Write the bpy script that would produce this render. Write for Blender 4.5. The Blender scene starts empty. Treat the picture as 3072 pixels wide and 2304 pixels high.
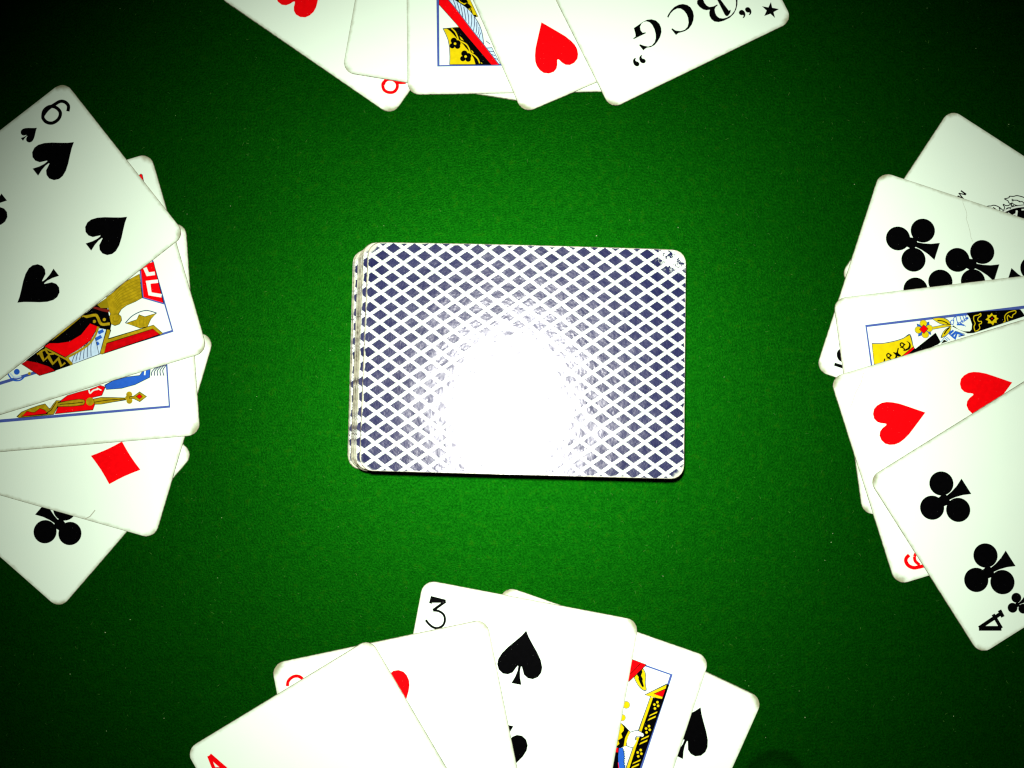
import bpy, bmesh, math, random
from mathutils import Matrix, Vector

# ------------------------------------------------------------------ camera, world, lamp, exposure
scene = bpy.context.scene
COL = scene.collection
MM = 0.001
CAM_H, CAM_TX, CAM_TY = 239.47 * MM, math.radians(2.5125), math.radians(0.327)
cam_data = bpy.data.cameras.new('camera')
cam_data.sensor_width = 36.0
cam_data.lens = 36.0 * 2500.0 / 3072.0
cam_data.clip_start, cam_data.clip_end = 0.01, 20.0
cam = bpy.data.objects.new('camera', cam_data)
COL.objects.link(cam)
cam.matrix_world = Matrix.Translation((0, 0, CAM_H)) @ Matrix.Rotation(CAM_TY, 4, 'Y') @ Matrix.Rotation(CAM_TX, 4, 'X')
scene.camera = cam

world = bpy.data.worlds.new('World')
scene.world = world
world.use_nodes = True
world.node_tree.nodes['Background'].inputs[0].default_value = (0.80, 1.0, 0.85, 1)
world.node_tree.nodes['Background'].inputs[1].default_value = 0.0015
scene.view_settings.view_transform = 'Standard'
scene.view_settings.look = 'None'
scene.view_settings.exposure = 0.0
scene.view_settings.gamma = 1.0
scene.render.filter_size = 1.3
scene.cycles.filter_width = 1.3

# the camera's own flash, just beside the lens
FLASH = Vector((-5, 21, 243)) * MM
FLASH_AIM = Vector((8, -5, 0)) * MM
lamp = bpy.data.lights.new('flash', 'SPOT')
lamp.energy = 6.4
lamp.color = (1.0, 0.985, 0.94)
lamp.spot_size = math.radians(90)
lamp.spot_blend = 1.0
lamp.shadow_soft_size = 6 * MM
lamp_o = bpy.data.objects.new('flash', lamp)
COL.objects.link(lamp_o)
lamp_o.location = FLASH
lamp_o.rotation_euler = (FLASH_AIM - FLASH).to_track_quat('-Z', 'Y').to_euler()

# ------------------------------------------------------------------ materials
def new_mat(name):
    m = bpy.data.materials.new(name)
    m.use_nodes = True
    nt = m.node_tree
    return m, nt, nt.nodes['Principled BSDF']

def N(nt, t, **kw):
    n = nt.nodes.new(t)
    for k, v in kw.items():
        setattr(n, k, v)
    return n

def link(nt, a, b):
    nt.links.new(a, b)

def math_n(nt, op, a, b=None, clamp=False):
    n = N(nt, 'ShaderNodeMath', operation=op, use_clamp=clamp)
    for i, v in enumerate((a, b)):
        if v is None:
            continue
        if isinstance(v, (int, float)):
            n.inputs[i].default_value = v
        else:
            link(nt, v, n.inputs[i])
    return n.outputs[0]

def ramp01(nt, v, lo, hi):
    n = N(nt, 'ShaderNodeMapRange', interpolation_type='SMOOTHSTEP')
    link(nt, v, n.inputs['Value'])
    n.inputs['From Min'].default_value, n.inputs['From Max'].default_value = lo, hi
    return n.outputs['Result']

def mix(nt, f, a, b):
    n = N(nt, 'ShaderNodeMix', data_type='RGBA')
    if isinstance(f, (int, float)):
        n.inputs['Factor'].default_value = f
    else:
        link(nt, f, n.inputs['Factor'])
    for s, v in ((n.inputs[6], a), (n.inputs[7], b)):
        if isinstance(v, tuple):
            s.default_value = v + (1,) if len(v) == 3 else v
        else:
            link(nt, v, s)
    return n.outputs[2]

def noise(nt, co, scale, detail=3.0, rough=0.6):
    n = N(nt, 'ShaderNodeTexNoise')
    n.inputs['Scale'].default_value = scale
    n.inputs['Detail'].default_value = detail
    n.inputs['Roughness'].default_value = rough
    link(nt, co, n.inputs['Vector'])
    return n.outputs['Fac']

def edge_fields(nt):
    """card-plane millimetres from the UV map: |x|, |y|, corner measure, distance to the edge"""
    uv = N(nt, 'ShaderNodeUVMap').outputs[0]
    sep = N(nt, 'ShaderNodeSeparateXYZ')
    link(nt, uv, sep.inputs[0])
    x = math_n(nt, 'MULTIPLY', math_n(nt, 'SUBTRACT', sep.outputs[0], 0.5), 100.0)
    y = math_n(nt, 'MULTIPLY', math_n(nt, 'SUBTRACT', sep.outputs[1], 0.5), 100.0)
    ax, ay = math_n(nt, 'ABSOLUTE', x), math_n(nt, 'ABSOLUTE', y)
    cx = math_n(nt, 'MAXIMUM', math_n(nt, 'SUBTRACT', ax, 24.0), 0.0)
    cy = math_n(nt, 'MAXIMUM', math_n(nt, 'SUBTRACT', ay, 36.5), 0.0)
    corner = math_n(nt, 'ADD', cx, cy)                     # about 12.5 at the rounded corner
    edge = math_n(nt, 'MINIMUM', math_n(nt, 'SUBTRACT', 31.5, ax), math_n(nt, 'SUBTRACT', 44.0, ay))
    return uv, x, y, corner, edge

PAPER = (0.70, 0.86, 0.68)
GRIME = (0.21, 0.21, 0.095)

def paper_material():
    m, nt, b = new_mat('card_paper')
    uv, x, y, corner, edge = edge_fields(nt)
    info = N(nt, 'ShaderNodeObjectInfo')
    off = N(nt, 'ShaderNodeVectorMath', operation='ADD')
    link(nt, uv, off.inputs[0])
    cmb = N(nt, 'ShaderNodeCombineXYZ')
    link(nt, math_n(nt, 'MULTIPLY', info.outputs['Random'], 37.0), cmb.inputs[0])
    link(nt, cmb.outputs[0], off.inputs[1])
    co = off.outputs[0]
    n1, n2, n3 = noise(nt, co, 9), noise(nt, co, 45, 4), noise(nt, co, 260, 3)
    c = math_n(nt, 'ADD', corner, math_n(nt, 'MULTIPLY', math_n(nt, 'SUBTRACT', n1, 0.5), 5.0))
    c = math_n(nt, 'ADD', c, math_n(nt, 'MULTIPLY', math_n(nt, 'SUBTRACT', n2, 0.5), 2.5))
    worn = math_n(nt, 'MULTIPLY', ramp01(nt, c, 9.9, 12.9), 0.9)
    e = math_n(nt, 'ADD', edge, math_n(nt, 'MULTIPLY', math_n(nt, 'SUBTRACT', n2, 0.5), 1.4))
    rim = math_n(nt, 'MULTIPLY', ramp01(nt, e, 1.1, 0.0), 0.5)
    dirt = math_n(nt, 'MAXIMUM', worn, rim)
    base = mix(nt, math_n(nt, 'MULTIPLY', ramp01(nt, n1, 0.35, 0.8), 0.25), PAPER, (0.65, 0.83, 0.67))
    speck = math_n(nt, 'MULTIPLY', ramp01(nt, n3, 0.70, 0.78), 0.22)
    base = mix(nt, speck, base, (0.42, 0.44, 0.36))
    link(nt, mix(nt, dirt, base, GRIME), b.inputs['Base Color'])
    b.inputs['Roughness'].default_value = 0.42
    b.inputs['Specular IOR Level'].default_value = 0.22
    bump = N(nt, 'ShaderNodeBump')
    bump.inputs['Strength'].default_value = 0.08
    bump.inputs['Distance'].default_value = 0.0002
    link(nt, n3, bump.inputs['Height'])
    link(nt, bump.outputs[0], b.inputs['Normal'])
    return m

def edge_material():
    m, nt, b = new_mat('card_cut_edge')
    co = N(nt, 'ShaderNodeTexCoord').outputs['Object']
    n1 = noise(nt, co, 900, 3)
    link(nt, mix(nt, ramp01(nt, n1, 0.3, 0.7), (0.09, 0.08, 0.05), (0.34, 0.33, 0.23)), b.inputs['Base Color'])
    b.inputs['Roughness'].default_value = 0.8
    b.inputs['Specular IOR Level'].default_value = 0.1
    return m

def ink(name, rgb, var=0.12):
    m, nt, b = new_mat('ink_' + name)
    co = N(nt, 'ShaderNodeTexCoord').outputs['Object']
    n1 = noise(nt, co, 700, 3)
    dark = tuple(v * (1 - var) for v in rgb)
    col = mix(nt, ramp01(nt, n1, 0.35, 0.7), dark, rgb)
    if name in ('black', 'red'):
        n2 = noise(nt, co, 2600, 2, 0.7)
        col = mix(nt, math_n(nt, 'MULTIPLY', ramp01(nt, n2, 0.735, 0.76), 0.5), col, (0.5, 0.55, 0.5))
    link(nt, col, b.inputs['Base Color'])
    b.inputs['Roughness'].default_value = 0.42
    b.inputs['Specular IOR Level'].default_value = 0.02
    return m

def back_material():
    """navy diamonds between white beaded lattice strands, worn at the corners"""
    m, nt, b = new_mat('card_back_print')
    uv, x, y, corner, edge = edge_fields(nt)
    PX, PY, OX, OY = BACK
    # x runs across the short side, y along the long side
    u = math_n(nt, 'DIVIDE', math_n(nt, 'SUBTRACT', y, OX), PX)
    v = math_n(nt, 'DIVIDE', math_n(nt, 'SUBTRACT', x, OY), PY)
    p = math_n(nt, 'ADD', u, v)
    q = math_n(nt, 'SUBTRACT', u, v)
    def cell(t):     # distance from the middle of the unit cell, 0 .. 0.5
        return math_n(nt, 'ABSOLUTE', math_n(nt, 'SUBTRACT', math_n(nt, 'FRACT', math_n(nt, 'ADD', t, 1000.5)), 0.5))
    cp, cq = cell(p), cell(q)
    co = N(nt, 'ShaderNodeTexCoord').outputs['Object']
    nz = noise(nt, co, 900, 3)
    wob = math_n(nt, 'MULTIPLY', math_n(nt, 'SUBTRACT', nz, 0.5), 0.04)
    big = math_n(nt, 'ADD', math_n(nt, 'MAXIMUM', cp, cq), wob)
    navy = ramp01(nt, big, 0.372, 0.347)
    def beads(a, bb):  # thin blue joints between the beads of one strand
        k = cell(math_n(nt, 'MULTIPLY', bb, 5.0))
        j = ramp01(nt, k, 0.34, 0.44)
        strand = math_n(nt, 'MULTIPLY', ramp01(nt, a, 0.347, 0.37), 1.0)
        keep = ramp01(nt, cell(bb), 0.385, 0.36)
        return math_n(nt, 'MULTIPLY', math_n(nt, 'MULTIPLY', j, strand), keep)
    def core(a, bb):   # hairline along the side of each strand
        return math_n(nt, 'MULTIPLY', ramp01(nt, math_n(nt, 'ABSOLUTE', math_n(nt, 'SUBTRACT', a, 0.29)), 0.02, 0.0), 0.3)
    joints = math_n(nt, 'MULTIPLY', math_n(nt, 'MAXIMUM', beads(cp, q), beads(cq, p)), 0.75)
    printed = math_n(nt, 'MAXIMUM', navy, joints)
    # scuffs: the corners, and one corner torn through to the paper
    n1, n2 = noise(nt, co, 190, 4), noise(nt, co, 620, 3, 0.7)
    c = math_n(nt, 'ADD', corner, math_n(nt, 'MULTIPLY', math_n(nt, 'SUBTRACT', n1, 0.5), 6.0))
    worn = ramp01(nt, c, 10.4, 12.2)
    e = math_n(nt, 'ADD', edge, math_n(nt, 'MULTIPLY', math_n(nt, 'SUBTRACT', n1, 0.5), 2.0))
    rim = ramp01(nt, e, 0.30, 0.0)
    spot = N(nt, 'ShaderNodeVectorMath', operation='DISTANCE')
    cm = N(nt, 'ShaderNodeCombineXYZ')
    link(nt, x, cm.inputs[0]); link(nt, y, cm.inputs[1])
    link(nt, cm.outputs[0], spot.inputs[0])
    spot.inputs[1].default_value = (30.5, -41.0, 0)
    d = math_n(nt, 'ADD', spot.outputs['Value'], math_n(nt, 'MULTIPLY', math_n(nt, 'SUBTRACT', n2, 0.5), 16.0))
    torn = math_n(nt, 'MULTIPLY', ramp01(nt, d, 6.6, 4.0), ramp01(nt, n2, 0.47, 0.53))
    bare = math_n(nt, 'MAXIMUM', math_n(nt, 'MAXIMUM', worn, rim), torn)
    printed = math_n(nt, 'MULTIPLY', printed, math_n(nt, 'SUBTRACT', 1.0, bare))
    n4 = noise(nt, co, 130, 2)
    navy_c = mix(nt, n4, (0.003, 0.004, 0.036), (0.009, 0.013, 0.062))
    white = mix(nt, math_n(nt, 'MULTIPLY', math_n(nt, 'MAXIMUM', worn, rim), 0.55), (0.58, 0.66, 0.57), (0.40, 0.40, 0.18))
    link(nt, mix(nt, printed, white, navy_c), b.inputs['Base Color'])
    n5 = noise(nt, co, 1500, 3, 0.65)
    link(nt, math_n(nt, 'ADD', 0.178, math_n(nt, 'MULTIPLY', n4, 0.12)), b.inputs['Roughness'])
    b.inputs['Specular IOR Level'].default_value = 1.0
    bump = N(nt, 'ShaderNodeBump')
    bump.inputs['Strength'].default_value = 0.35
    bump.inputs['Distance'].default_value = 0.00008
    link(nt, math_n(nt, 'ADD', math_n(nt, 'MULTIPLY', n5, 0.45), math_n(nt, 'MULTIPLY', n1, 7.0)), bump.inputs['Height'])
    link(nt, bump.outputs[0], b.inputs['Normal'])
    return m

def felt_material():
    m, nt, b = new_mat('green_felt')
    co = N(nt, 'ShaderNodeTexCoord').outputs['Object']
    n1, n2, n3 = noise(nt, co, 1700, 4, 0.75), noise(nt, co, 420, 4, 0.65), noise(nt, co, 28, 3)
    t = math_n(nt, 'ADD', math_n(nt, 'MULTIPLY', n1, 0.75), math_n(nt, 'MULTIPLY', n2, 0.25))
    col = mix(nt, ramp01(nt, t, 0.36, 0.64), FELT_LO, FELT_HI)
    col = mix(nt, math_n(nt, 'MULTIPLY', ramp01(nt, n2, 0.55, 0.72), 0.30), col, (0.012, 0.052, 0.0006))
    col = mix(nt, math_n(nt, 'MULTIPLY', ramp01(nt, n3, 0.35, 0.75), 0.18), col, FELT_LO)
    # a dark ring left on the cloth near the foremost fan
    sp = N(nt, 'ShaderNodeVectorMath', operation='DISTANCE')
    link(nt, co, sp.inputs[0])
    sp.inputs[1].default_value = RING
    r = math_n(nt, 'ADD', sp.outputs['Value'], math_n(nt, 'MULTIPLY', math_n(nt, 'SUBTRACT', n2, 0.5), 0.0022))
    ring = math_n(nt, 'MULTIPLY', ramp01(nt, r, 0.0020, 0.0072), ramp01(nt, r, 0.0100, 0.0078))
    col = mix(nt, math_n(nt, 'MULTIPLY', ring, 0.45), col, (0.0006, 0.0006, 0.0006))
    bump = N(nt, 'ShaderNodeBump')
    bump.inputs['Strength'].default_value = 0.6
    bump.inputs['Distance'].default_value = 0.0002
    link(nt, t, bump.inputs['Height'])
    # the nap: fibre tips give a broad soft sheen over a little diffuse green
    nap = N(nt, 'ShaderNodeBsdfAnisotropic', distribution='GGX')
    nap.inputs['Roughness'].default_value = 0.565
    link(nt, col, nap.inputs['Color'])
    link(nt, bump.outputs[0], nap.inputs['Normal'])
    dif = N(nt, 'ShaderNodeBsdfDiffuse')
    link(nt, mix(nt, 0.94, col, (0.0, 0.0, 0.0)), dif.inputs['Color'])
    link(nt, bump.outputs[0], dif.inputs['Normal'])
    add = N(nt, 'ShaderNodeAddShader')
    link(nt, nap.outputs[0], add.inputs[0]); link(nt, dif.outputs[0], add.inputs[1])
    link(nt, add.outputs[0], nt.nodes['Material Output'].inputs['Surface'])
    nt.nodes.remove(b)
    return m

def lint_material(name, lo, hi):
    m, nt, b = new_mat(name)
    info = N(nt, 'ShaderNodeTexCoord').outputs['Object']
    n1 = noise(nt, info, 60, 2)
    link(nt, mix(nt, ramp01(nt, n1, 0.35, 0.65), lo, hi), b.inputs['Base Color'])
    b.inputs['Roughness'].default_value = 0.9
    return m

FELT_LO, FELT_HI = (0.0006, 0.034, 0.0007), (0.0024, 0.078, 0.0015)
RING = (0.0728, -0.1015, 0.0)
BACK = (5.846, 4.15, 42.85, 0.9)      # lattice period along / across the card, and its phase (mm)

M_PAPER, M_EDGE, M_BACK, M_FELT = paper_material(), edge_material(), back_material(), felt_material()
INK = {
    'K': ink('black', (0.0010, 0.0010, 0.0012), 0.3),
    'R': ink('red', (0.78, 0.0012, 0.0030)),
    'Y': ink('yellow', (0.63, 0.51, 0.0030)),
    'O': ink('shaded_yellow', (0.40, 0.29, 0.006), 0.3),  # yellow ink darkened in its colour for the dimmer light on the left fan
    'D': ink('shaded_red', (0.52, 0.0012, 0.0030), 0.25),  # the king's red with the weaker light at that side painted in
    'G': ink('ochre', (0.26, 0.20, 0.004)),
    'B': ink('blue', (0.020, 0.110, 0.50)),
    'L': ink('pale_blue', (0.50, 0.70, 0.80)),
    'N': ink('line_blue', (0.040, 0.060, 0.13)),
    'V': ink('frame_blue', (0.060, 0.10, 0.34)),
    'W': ink('white', (0.72, 0.84, 0.70)),
    'M': ink('maroon', (0.16, 0.012, 0.008)),
    'C': ink('crease', (0.38, 0.42, 0.30)),
}

# ------------------------------------------------------------------ geometry helpers
CW, CH, CR, CT = 63.0, 88.0, 3.6, 0.28         # card width, height, corner radius, thickness in mm
GAP = 0.08
STEP = 1.0e-6

def obj(name, mesh, parent=None, loc=(0, 0, 0), rz=0.0):
    o = bpy.data.objects.new(name, mesh)
    COL.objects.link(o)
    o.location = loc
    o.rotation_euler = (0, 0, rz)
    if parent is not None:
        o.parent = parent
    return o

def tag(o, label=None, cat=None, group=None, kind=None):
    for k, v in (('label', label), ('category', cat), ('group', group), ('kind', kind)):
        if v:
            o[k] = v

def outline(inset=0.0, n=7):
    w, h, r = CW / 2 - inset, CH / 2 - inset, max(CR - inset, 0.3)
    pts = []
    for cx, cy, a0 in ((w - r, h - r, 0), (-w + r, h - r, 90), (-w + r, -h + r, 180), (w - r, -h + r, 270)):
        for k in range(n):
            a = math.radians(a0 + 90.0 * k / (n - 1))
            pts.append((cx + r * math.cos(a), cy + r * math.sin(a)))
    return pts

def card_mesh(name, s, face_mat, seed=0, bow=0.0):
    """rounded card: lower face, cut edge, worn chamfer and upper face; s = this card's own size factor"""
    rnd = random.Random(seed)
    base, top = outline(), outline(0.10)
    n = len(base)
    nick = [1.0 - (0.0022 * rnd.random() if rnd.random() < 0.35 else 0.0) for _ in range(n)]
    v, uv = [], []
    for ring, z, wob in ((base, 0.0, 0), (base, CT - 0.07, 1), (top, CT, 1)):
        for i, (x, y) in enumerate(ring):
            k = nick[i] if wob else 1.0
            v.append((x * k * s * MM, y * k * s * MM, z * MM))
            uv.append((x / 100 + 0.5, y / 100 + 0.5))
    faces = [list(range(n))[::-1], list(range(2 * n, 3 * n))]
    if bow:                                # long sides get extra points so that the card can arch along its length
        return bowed_card(name, s, face_mat, bow)
    for lvl in (0, 1):
        for i in range(n):
            j = (i + 1) % n
            faces.append([lvl * n + i, lvl * n + j, (lvl + 1) * n + j, (lvl + 1) * n + i])
    me = bpy.data.meshes.new(name)
    me.from_pydata(v, [], faces)
    me.materials.append(face_mat)
    me.materials.append(M_EDGE)
    for i, p in enumerate(me.polygons):
        p.material_index = 1 if i >= 2 else 0
    lay = me.uv_layers.new(name='UVMap')
    for lp in me.loops:
        lay.data[lp.index].uv = uv[lp.vertex_index]
    return me

def bowed_card(name, s, face_mat, bow):
    """a card gently arched along its length (radius bow, mm): strips across, same three rings"""
    def half_width(y, inset):
        w, h, r = CW / 2 - inset, CH / 2 - inset, CR - inset
        d = abs(y) - (h - r)
        return w if d <= 0 else w - r + math.sqrt(max(r * r - d * d, 0.0))
    h0 = CH / 2 - CR
    ys = [-h0 + 2 * h0 * k / 26 for k in range(27)]
    capf = [math.sin(math.radians(a)) for a in (18, 36, 54, 72, 90)]
    tail = [h0 + CR * c for c in capf]
    ys = [-y for y in tail[::-1]] + ys + tail
    v, uv, faces, mi = [], [], [], []
    n = len(ys)
    for inset, z in ((0.0, 0.0), (0.0, CT - 0.07), (0.10, CT), (0.10, CT)):     # the face has its own rim points
        for y in ys:
            yy = max(-(CH / 2 - inset), min(CH / 2 - inset, y))
            hw = half_width(yy, inset)
            for sx in (-1, 1):
                v.append((sx * hw * s * MM, yy * s * MM, (z + ((CH / 2) ** 2 - yy * yy) / (2 * bow)) * MM))
                uv.append((sx * hw / 100 + 0.5, yy / 100 + 0.5))
    def I(lv, k, side):
        return lv * 2 * n + 2 * k + side
    for k in range(n - 1):
        faces.append([I(3, k, 0), I(3, k, 1), I(3, k + 1, 1), I(3, k + 1, 0)]); mi.append(0)
        faces.append([I(0, k, 0), I(0, k + 1, 0), I(0, k + 1, 1), I(0, k, 1)]); mi.append(0)
        for lv in (0, 1):
            faces.append([I(lv, k, 1), I(lv, k + 1, 1), I(lv + 1, k + 1, 1), I(lv + 1, k, 1)]); mi.append(1)
            faces.append([I(lv, k, 0), I(lv + 1, k, 0), I(lv + 1, k + 1, 0), I(lv, k + 1, 0)]); mi.append(1)
    for lv in (0, 1):
        faces.append([I(lv, n - 1, 0), I(lv + 1, n - 1, 0), I(lv + 1, n - 1, 1), I(lv, n - 1, 1)]); mi.append(1)
        faces.append([I(lv, 0, 0), I(lv, 0, 1), I(lv + 1, 0, 1), I(lv + 1, 0, 0)]); mi.append(1)
    me = bpy.data.meshes.new(name)
    me.from_pydata(v, [], faces)
    me.materials.append(face_mat)
    me.materials.append(M_EDGE)
    lay = me.uv_layers.new(name='UVMap')
    for lp in me.loops:
        lay.data[lp.index].uv = uv[lp.vertex_index]
    for p, m in zip(me.polygons, mi):
        p.material_index = m
        p.use_smooth = m == 0
    return me

def catmull(pts, closed, sub=4):
    n = len(pts)
    out = []
    for i in range(n if closed else n - 1):
        g = (lambda k: pts[k % n]) if closed else (lambda k: pts[min(max(k, 0), n - 1)])
        p0, p1, p2, p3 = g(i - 1), g(i), g(i + 1), g(i + 2)
        for k in range(sub):
            t = k / sub
            out.append(tuple(0.5 * (2 * p1[a] + (p2[a] - p0[a]) * t + (2 * p0[a] - 5 * p1[a] + 4 * p2[a] - p3[a]) * t * t
                                    + (3 * p1[a] - p0[a] - 3 * p2[a] + p3[a]) * t ** 3) for a in (0, 1)))
    if not closed:
        out.append(tuple(pts[-1]))
    return out

def area(p):
    return sum(p[i - 1][0] * p[i][1] - p[i][0] * p[i - 1][1] for i in range(len(p))) / 2

class Print:
    """flat printed shapes in card millimetres, each shape a hair above the one before"""
    def __init__(self):
        self.v, self.f, self.m, self.mats, self.layer = [], [], [], [], 0
    def mat(self, c):
        if c not in self.mats:
            self.mats.append(c)
        return self.mats.index(c)
    def poly(self, c, pts):
        if area(pts) < 0:
            pts = pts[::-1]
        b = len(self.v)
        self.v += [(x, y, self.layer) for x, y in pts]
        self.f.append(list(range(b, b + len(pts))))
        self.m.append(self.mat(c))
        self.layer += 1
    def stroke(self, c, w, pts, closed=False):
        n = len(pts)
        L, R = [], []
        for i in range(n):
            a = pts[i - 1] if (i > 0 or closed) else pts[i]
            d = pts[(i + 1) % n] if (i < n - 1 or closed) else pts[i]
            dx, dy = d[0] - a[0], d[1] - a[1]
            l = math.hypot(dx, dy) or 1.0
            nx, ny = -dy / l * w / 2, dx / l * w / 2
            # keep the width round a mitred corner
            if 0 < i < n - 1 or closed:
                ex, ey = pts[i][0] - a[0], pts[i][1] - a[1]
                le = math.hypot(ex, ey) or 1.0
                k = abs((-ey / le) * nx / (w / 2) + (ex / le) * ny / (w / 2))
                k = min(1.0 / max(k, 0.45), 2.2)
                nx, ny = nx * k, ny * k
            L.append((pts[i][0] + nx, pts[i][1] + ny)); R.append((pts[i][0] - nx, pts[i][1] - ny))
        b = len(self.v)
        for i in range(n):
            self.v += [(*L[i], self.layer), (*R[i], self.layer)]
        for i in range(n if closed else n - 1):
            j = (i + 1) % n
            self.f.append([b + 2 * i + 1, b + 2 * j + 1, b + 2 * j, b + 2 * i])
            self.m.append(self.mat(c))
        self.layer += 1
    def disc(self, c, r, p, n=20):
        self.poly(c, [(p[0] + r * math.cos(2 * math.pi * k / n), p[1] + r * math.sin(2 * math.pi * k / n)) for k in range(n)])
    def mesh(self, name, s, z0):
        me = bpy.data.meshes.new(name)
        me.from_pydata([(x * s * MM, y * s * MM, z0 + l * STEP) for x, y, l in self.v], [], self.f)
        for c in self.mats:
            me.materials.append(INK[c])
        for p, k in zip(me.polygons, self.m):
            p.material_index = k
        return me

Z_INK = CT * MM + 4e-6
HEART = [(0, -7.45), (1.75, -5.05), (3.2, -3.05), (4.65, -1.0), (5.6, .8), (6.2, 2.4), (6.35, 3.9), (6.0, 5.4), (5.3, 6.55), (4.0, 7.3), (2.55, 7.4),
         (1.45, 6.85), (.75, 5.9), (.3, 4.75), (0, 4.45)]
SPADE = [(0, 7.7), (1.05, 6.05), (2.55, 4.2), (4.25, 2.2), (5.65, .2), (6.4, -1.65), (6.42, -3.15), (5.7, -4.6), (4.35, -5.45), (2.9, -5.42), (1.65, -4.65),
         (.95, -3.2), (.6, -2.5), (.38, -2.65), (.35, -3.9), (.7, -5.6), (1.45, -7.65)]
def mirrored(half):
    return half + [(-x, y) for x, y in half[::-1] if abs(x) > 1e-6]
def pip_print(suit, k=1.0):
    p = Print()
    if suit == 'diamond':
        c = [(0, 7.8), (6.65, 0), (0, -7.8), (-6.65, 0)]
        pts = []
        for i in range(4):
            a, b = c[i], c[(i + 1) % 4]
            for t in (0, .25, .5, .75):
                q = 1 - 0.05 * math.sin(math.pi * t)
                pts.append(((a[0] + (b[0] - a[0]) * t) * q * k, (a[1] + (b[1] - a[1]) * t) * q * k))
        p.poly('R', pts)
    elif suit == 'club':
        p.poly('K', [(x * k, y * k) for x, y in ((-1.4, 1.5), (1.4, 1.5), (1.8, -1.0), (.75, -1.6), (1.0, -3.4), (1.6, -5.6), (2.7, -8.0), (-2.7, -8.0), (-1.6, -5.6), (-1.0, -3.4),
                                                  (-.75, -1.6), (-1.8, -1.0))])
        for x, y in ((0, 4.15), (-4.6, -2.1), (4.6, -2.1)):
            p.disc('K', 3.6 * k, (x * k, y * k), 28)
        p.poly('K', [(x * k, y * k) for x, y in ((-2.2, -1.2), (-1.2, 1.2), (0, 1.6), (1.2, 1.2), (2.2, -1.2), (0, -1.6))])
    else:
        src = HEART if suit == 'heart' else SPADE
        pts = mirrored(src)
        p.poly('R' if suit == 'heart' else 'K', [(x * k, y * k) for x, y in pts])
    return p
PIPS = {}
def pip_mesh(suit, s, k=1.0):
    key = (suit, round(s, 3), k)
    if key not in PIPS:
        PIPS[key] = pip_print(suit, k).mesh(suit + '_pip', s, 0.0)
    return PIPS[key]

# ------------------------------------------------------------------ measured card poses: x, y (mm), turn (rad), size, layer in its fan
POSES = {
    'T1': (-37.132, 143.145, -0.6084, 1.0054, 1),
    'T2': (-13.502, 139.011, -0.1662, 0.9776, 2),
    'T3': (-0.783, 139.355, 0.0139, 1.0033, 3),
    'T4': (13.395, 142.137, 0.4059, 1.0065, 4),
    'T5': (35.655, 140.153, 0.4542, 0.9383, 5),
    'L1': (-145.266, 51.042, -0.8963, 0.9195, 5),
    'L2': (-138.046, 36.395, -1.2747, 0.9626, 4),
    'L3': (-136.180, 22.933, -1.4860, 0.9782, 3),
    'L4': (-135.659, 6.379, -1.8429, 0.9531, 2),
    'L5': (-142.281, -5.371, -2.2753, 0.9220, 1),
    'R1': (143.896, 43.065, -2.1610, 0.9395, 1),
    'R2': (135.801, 29.554, -1.8969, 0.9696, 2),
    'R3': (137.802, 9.177, -1.4518, 0.9903, 3),
    'R4': (139.257, -4.874, -1.2798, 0.9737, 4),
    'R5': (149.322, -19.908, -1.0194, 0.9211, 5),
    'B1': (-45.445, -112.942, 0.5434, 0.9588, 5),
    'B2': (-30.057, -104.736, 0.2063, 0.9863, 4),
    'B3': (-3.923, -93.410, -0.1850, 0.9865, 3),
    'B4': (11.586, -97.421, -0.3313, 0.9760, 2),
    'B5': (23.100, -104.635, -0.4364, 0.9867, 1),
}
DECK = (2.059, 16.690, 1.5446, 0.9956, 12.66)
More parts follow.
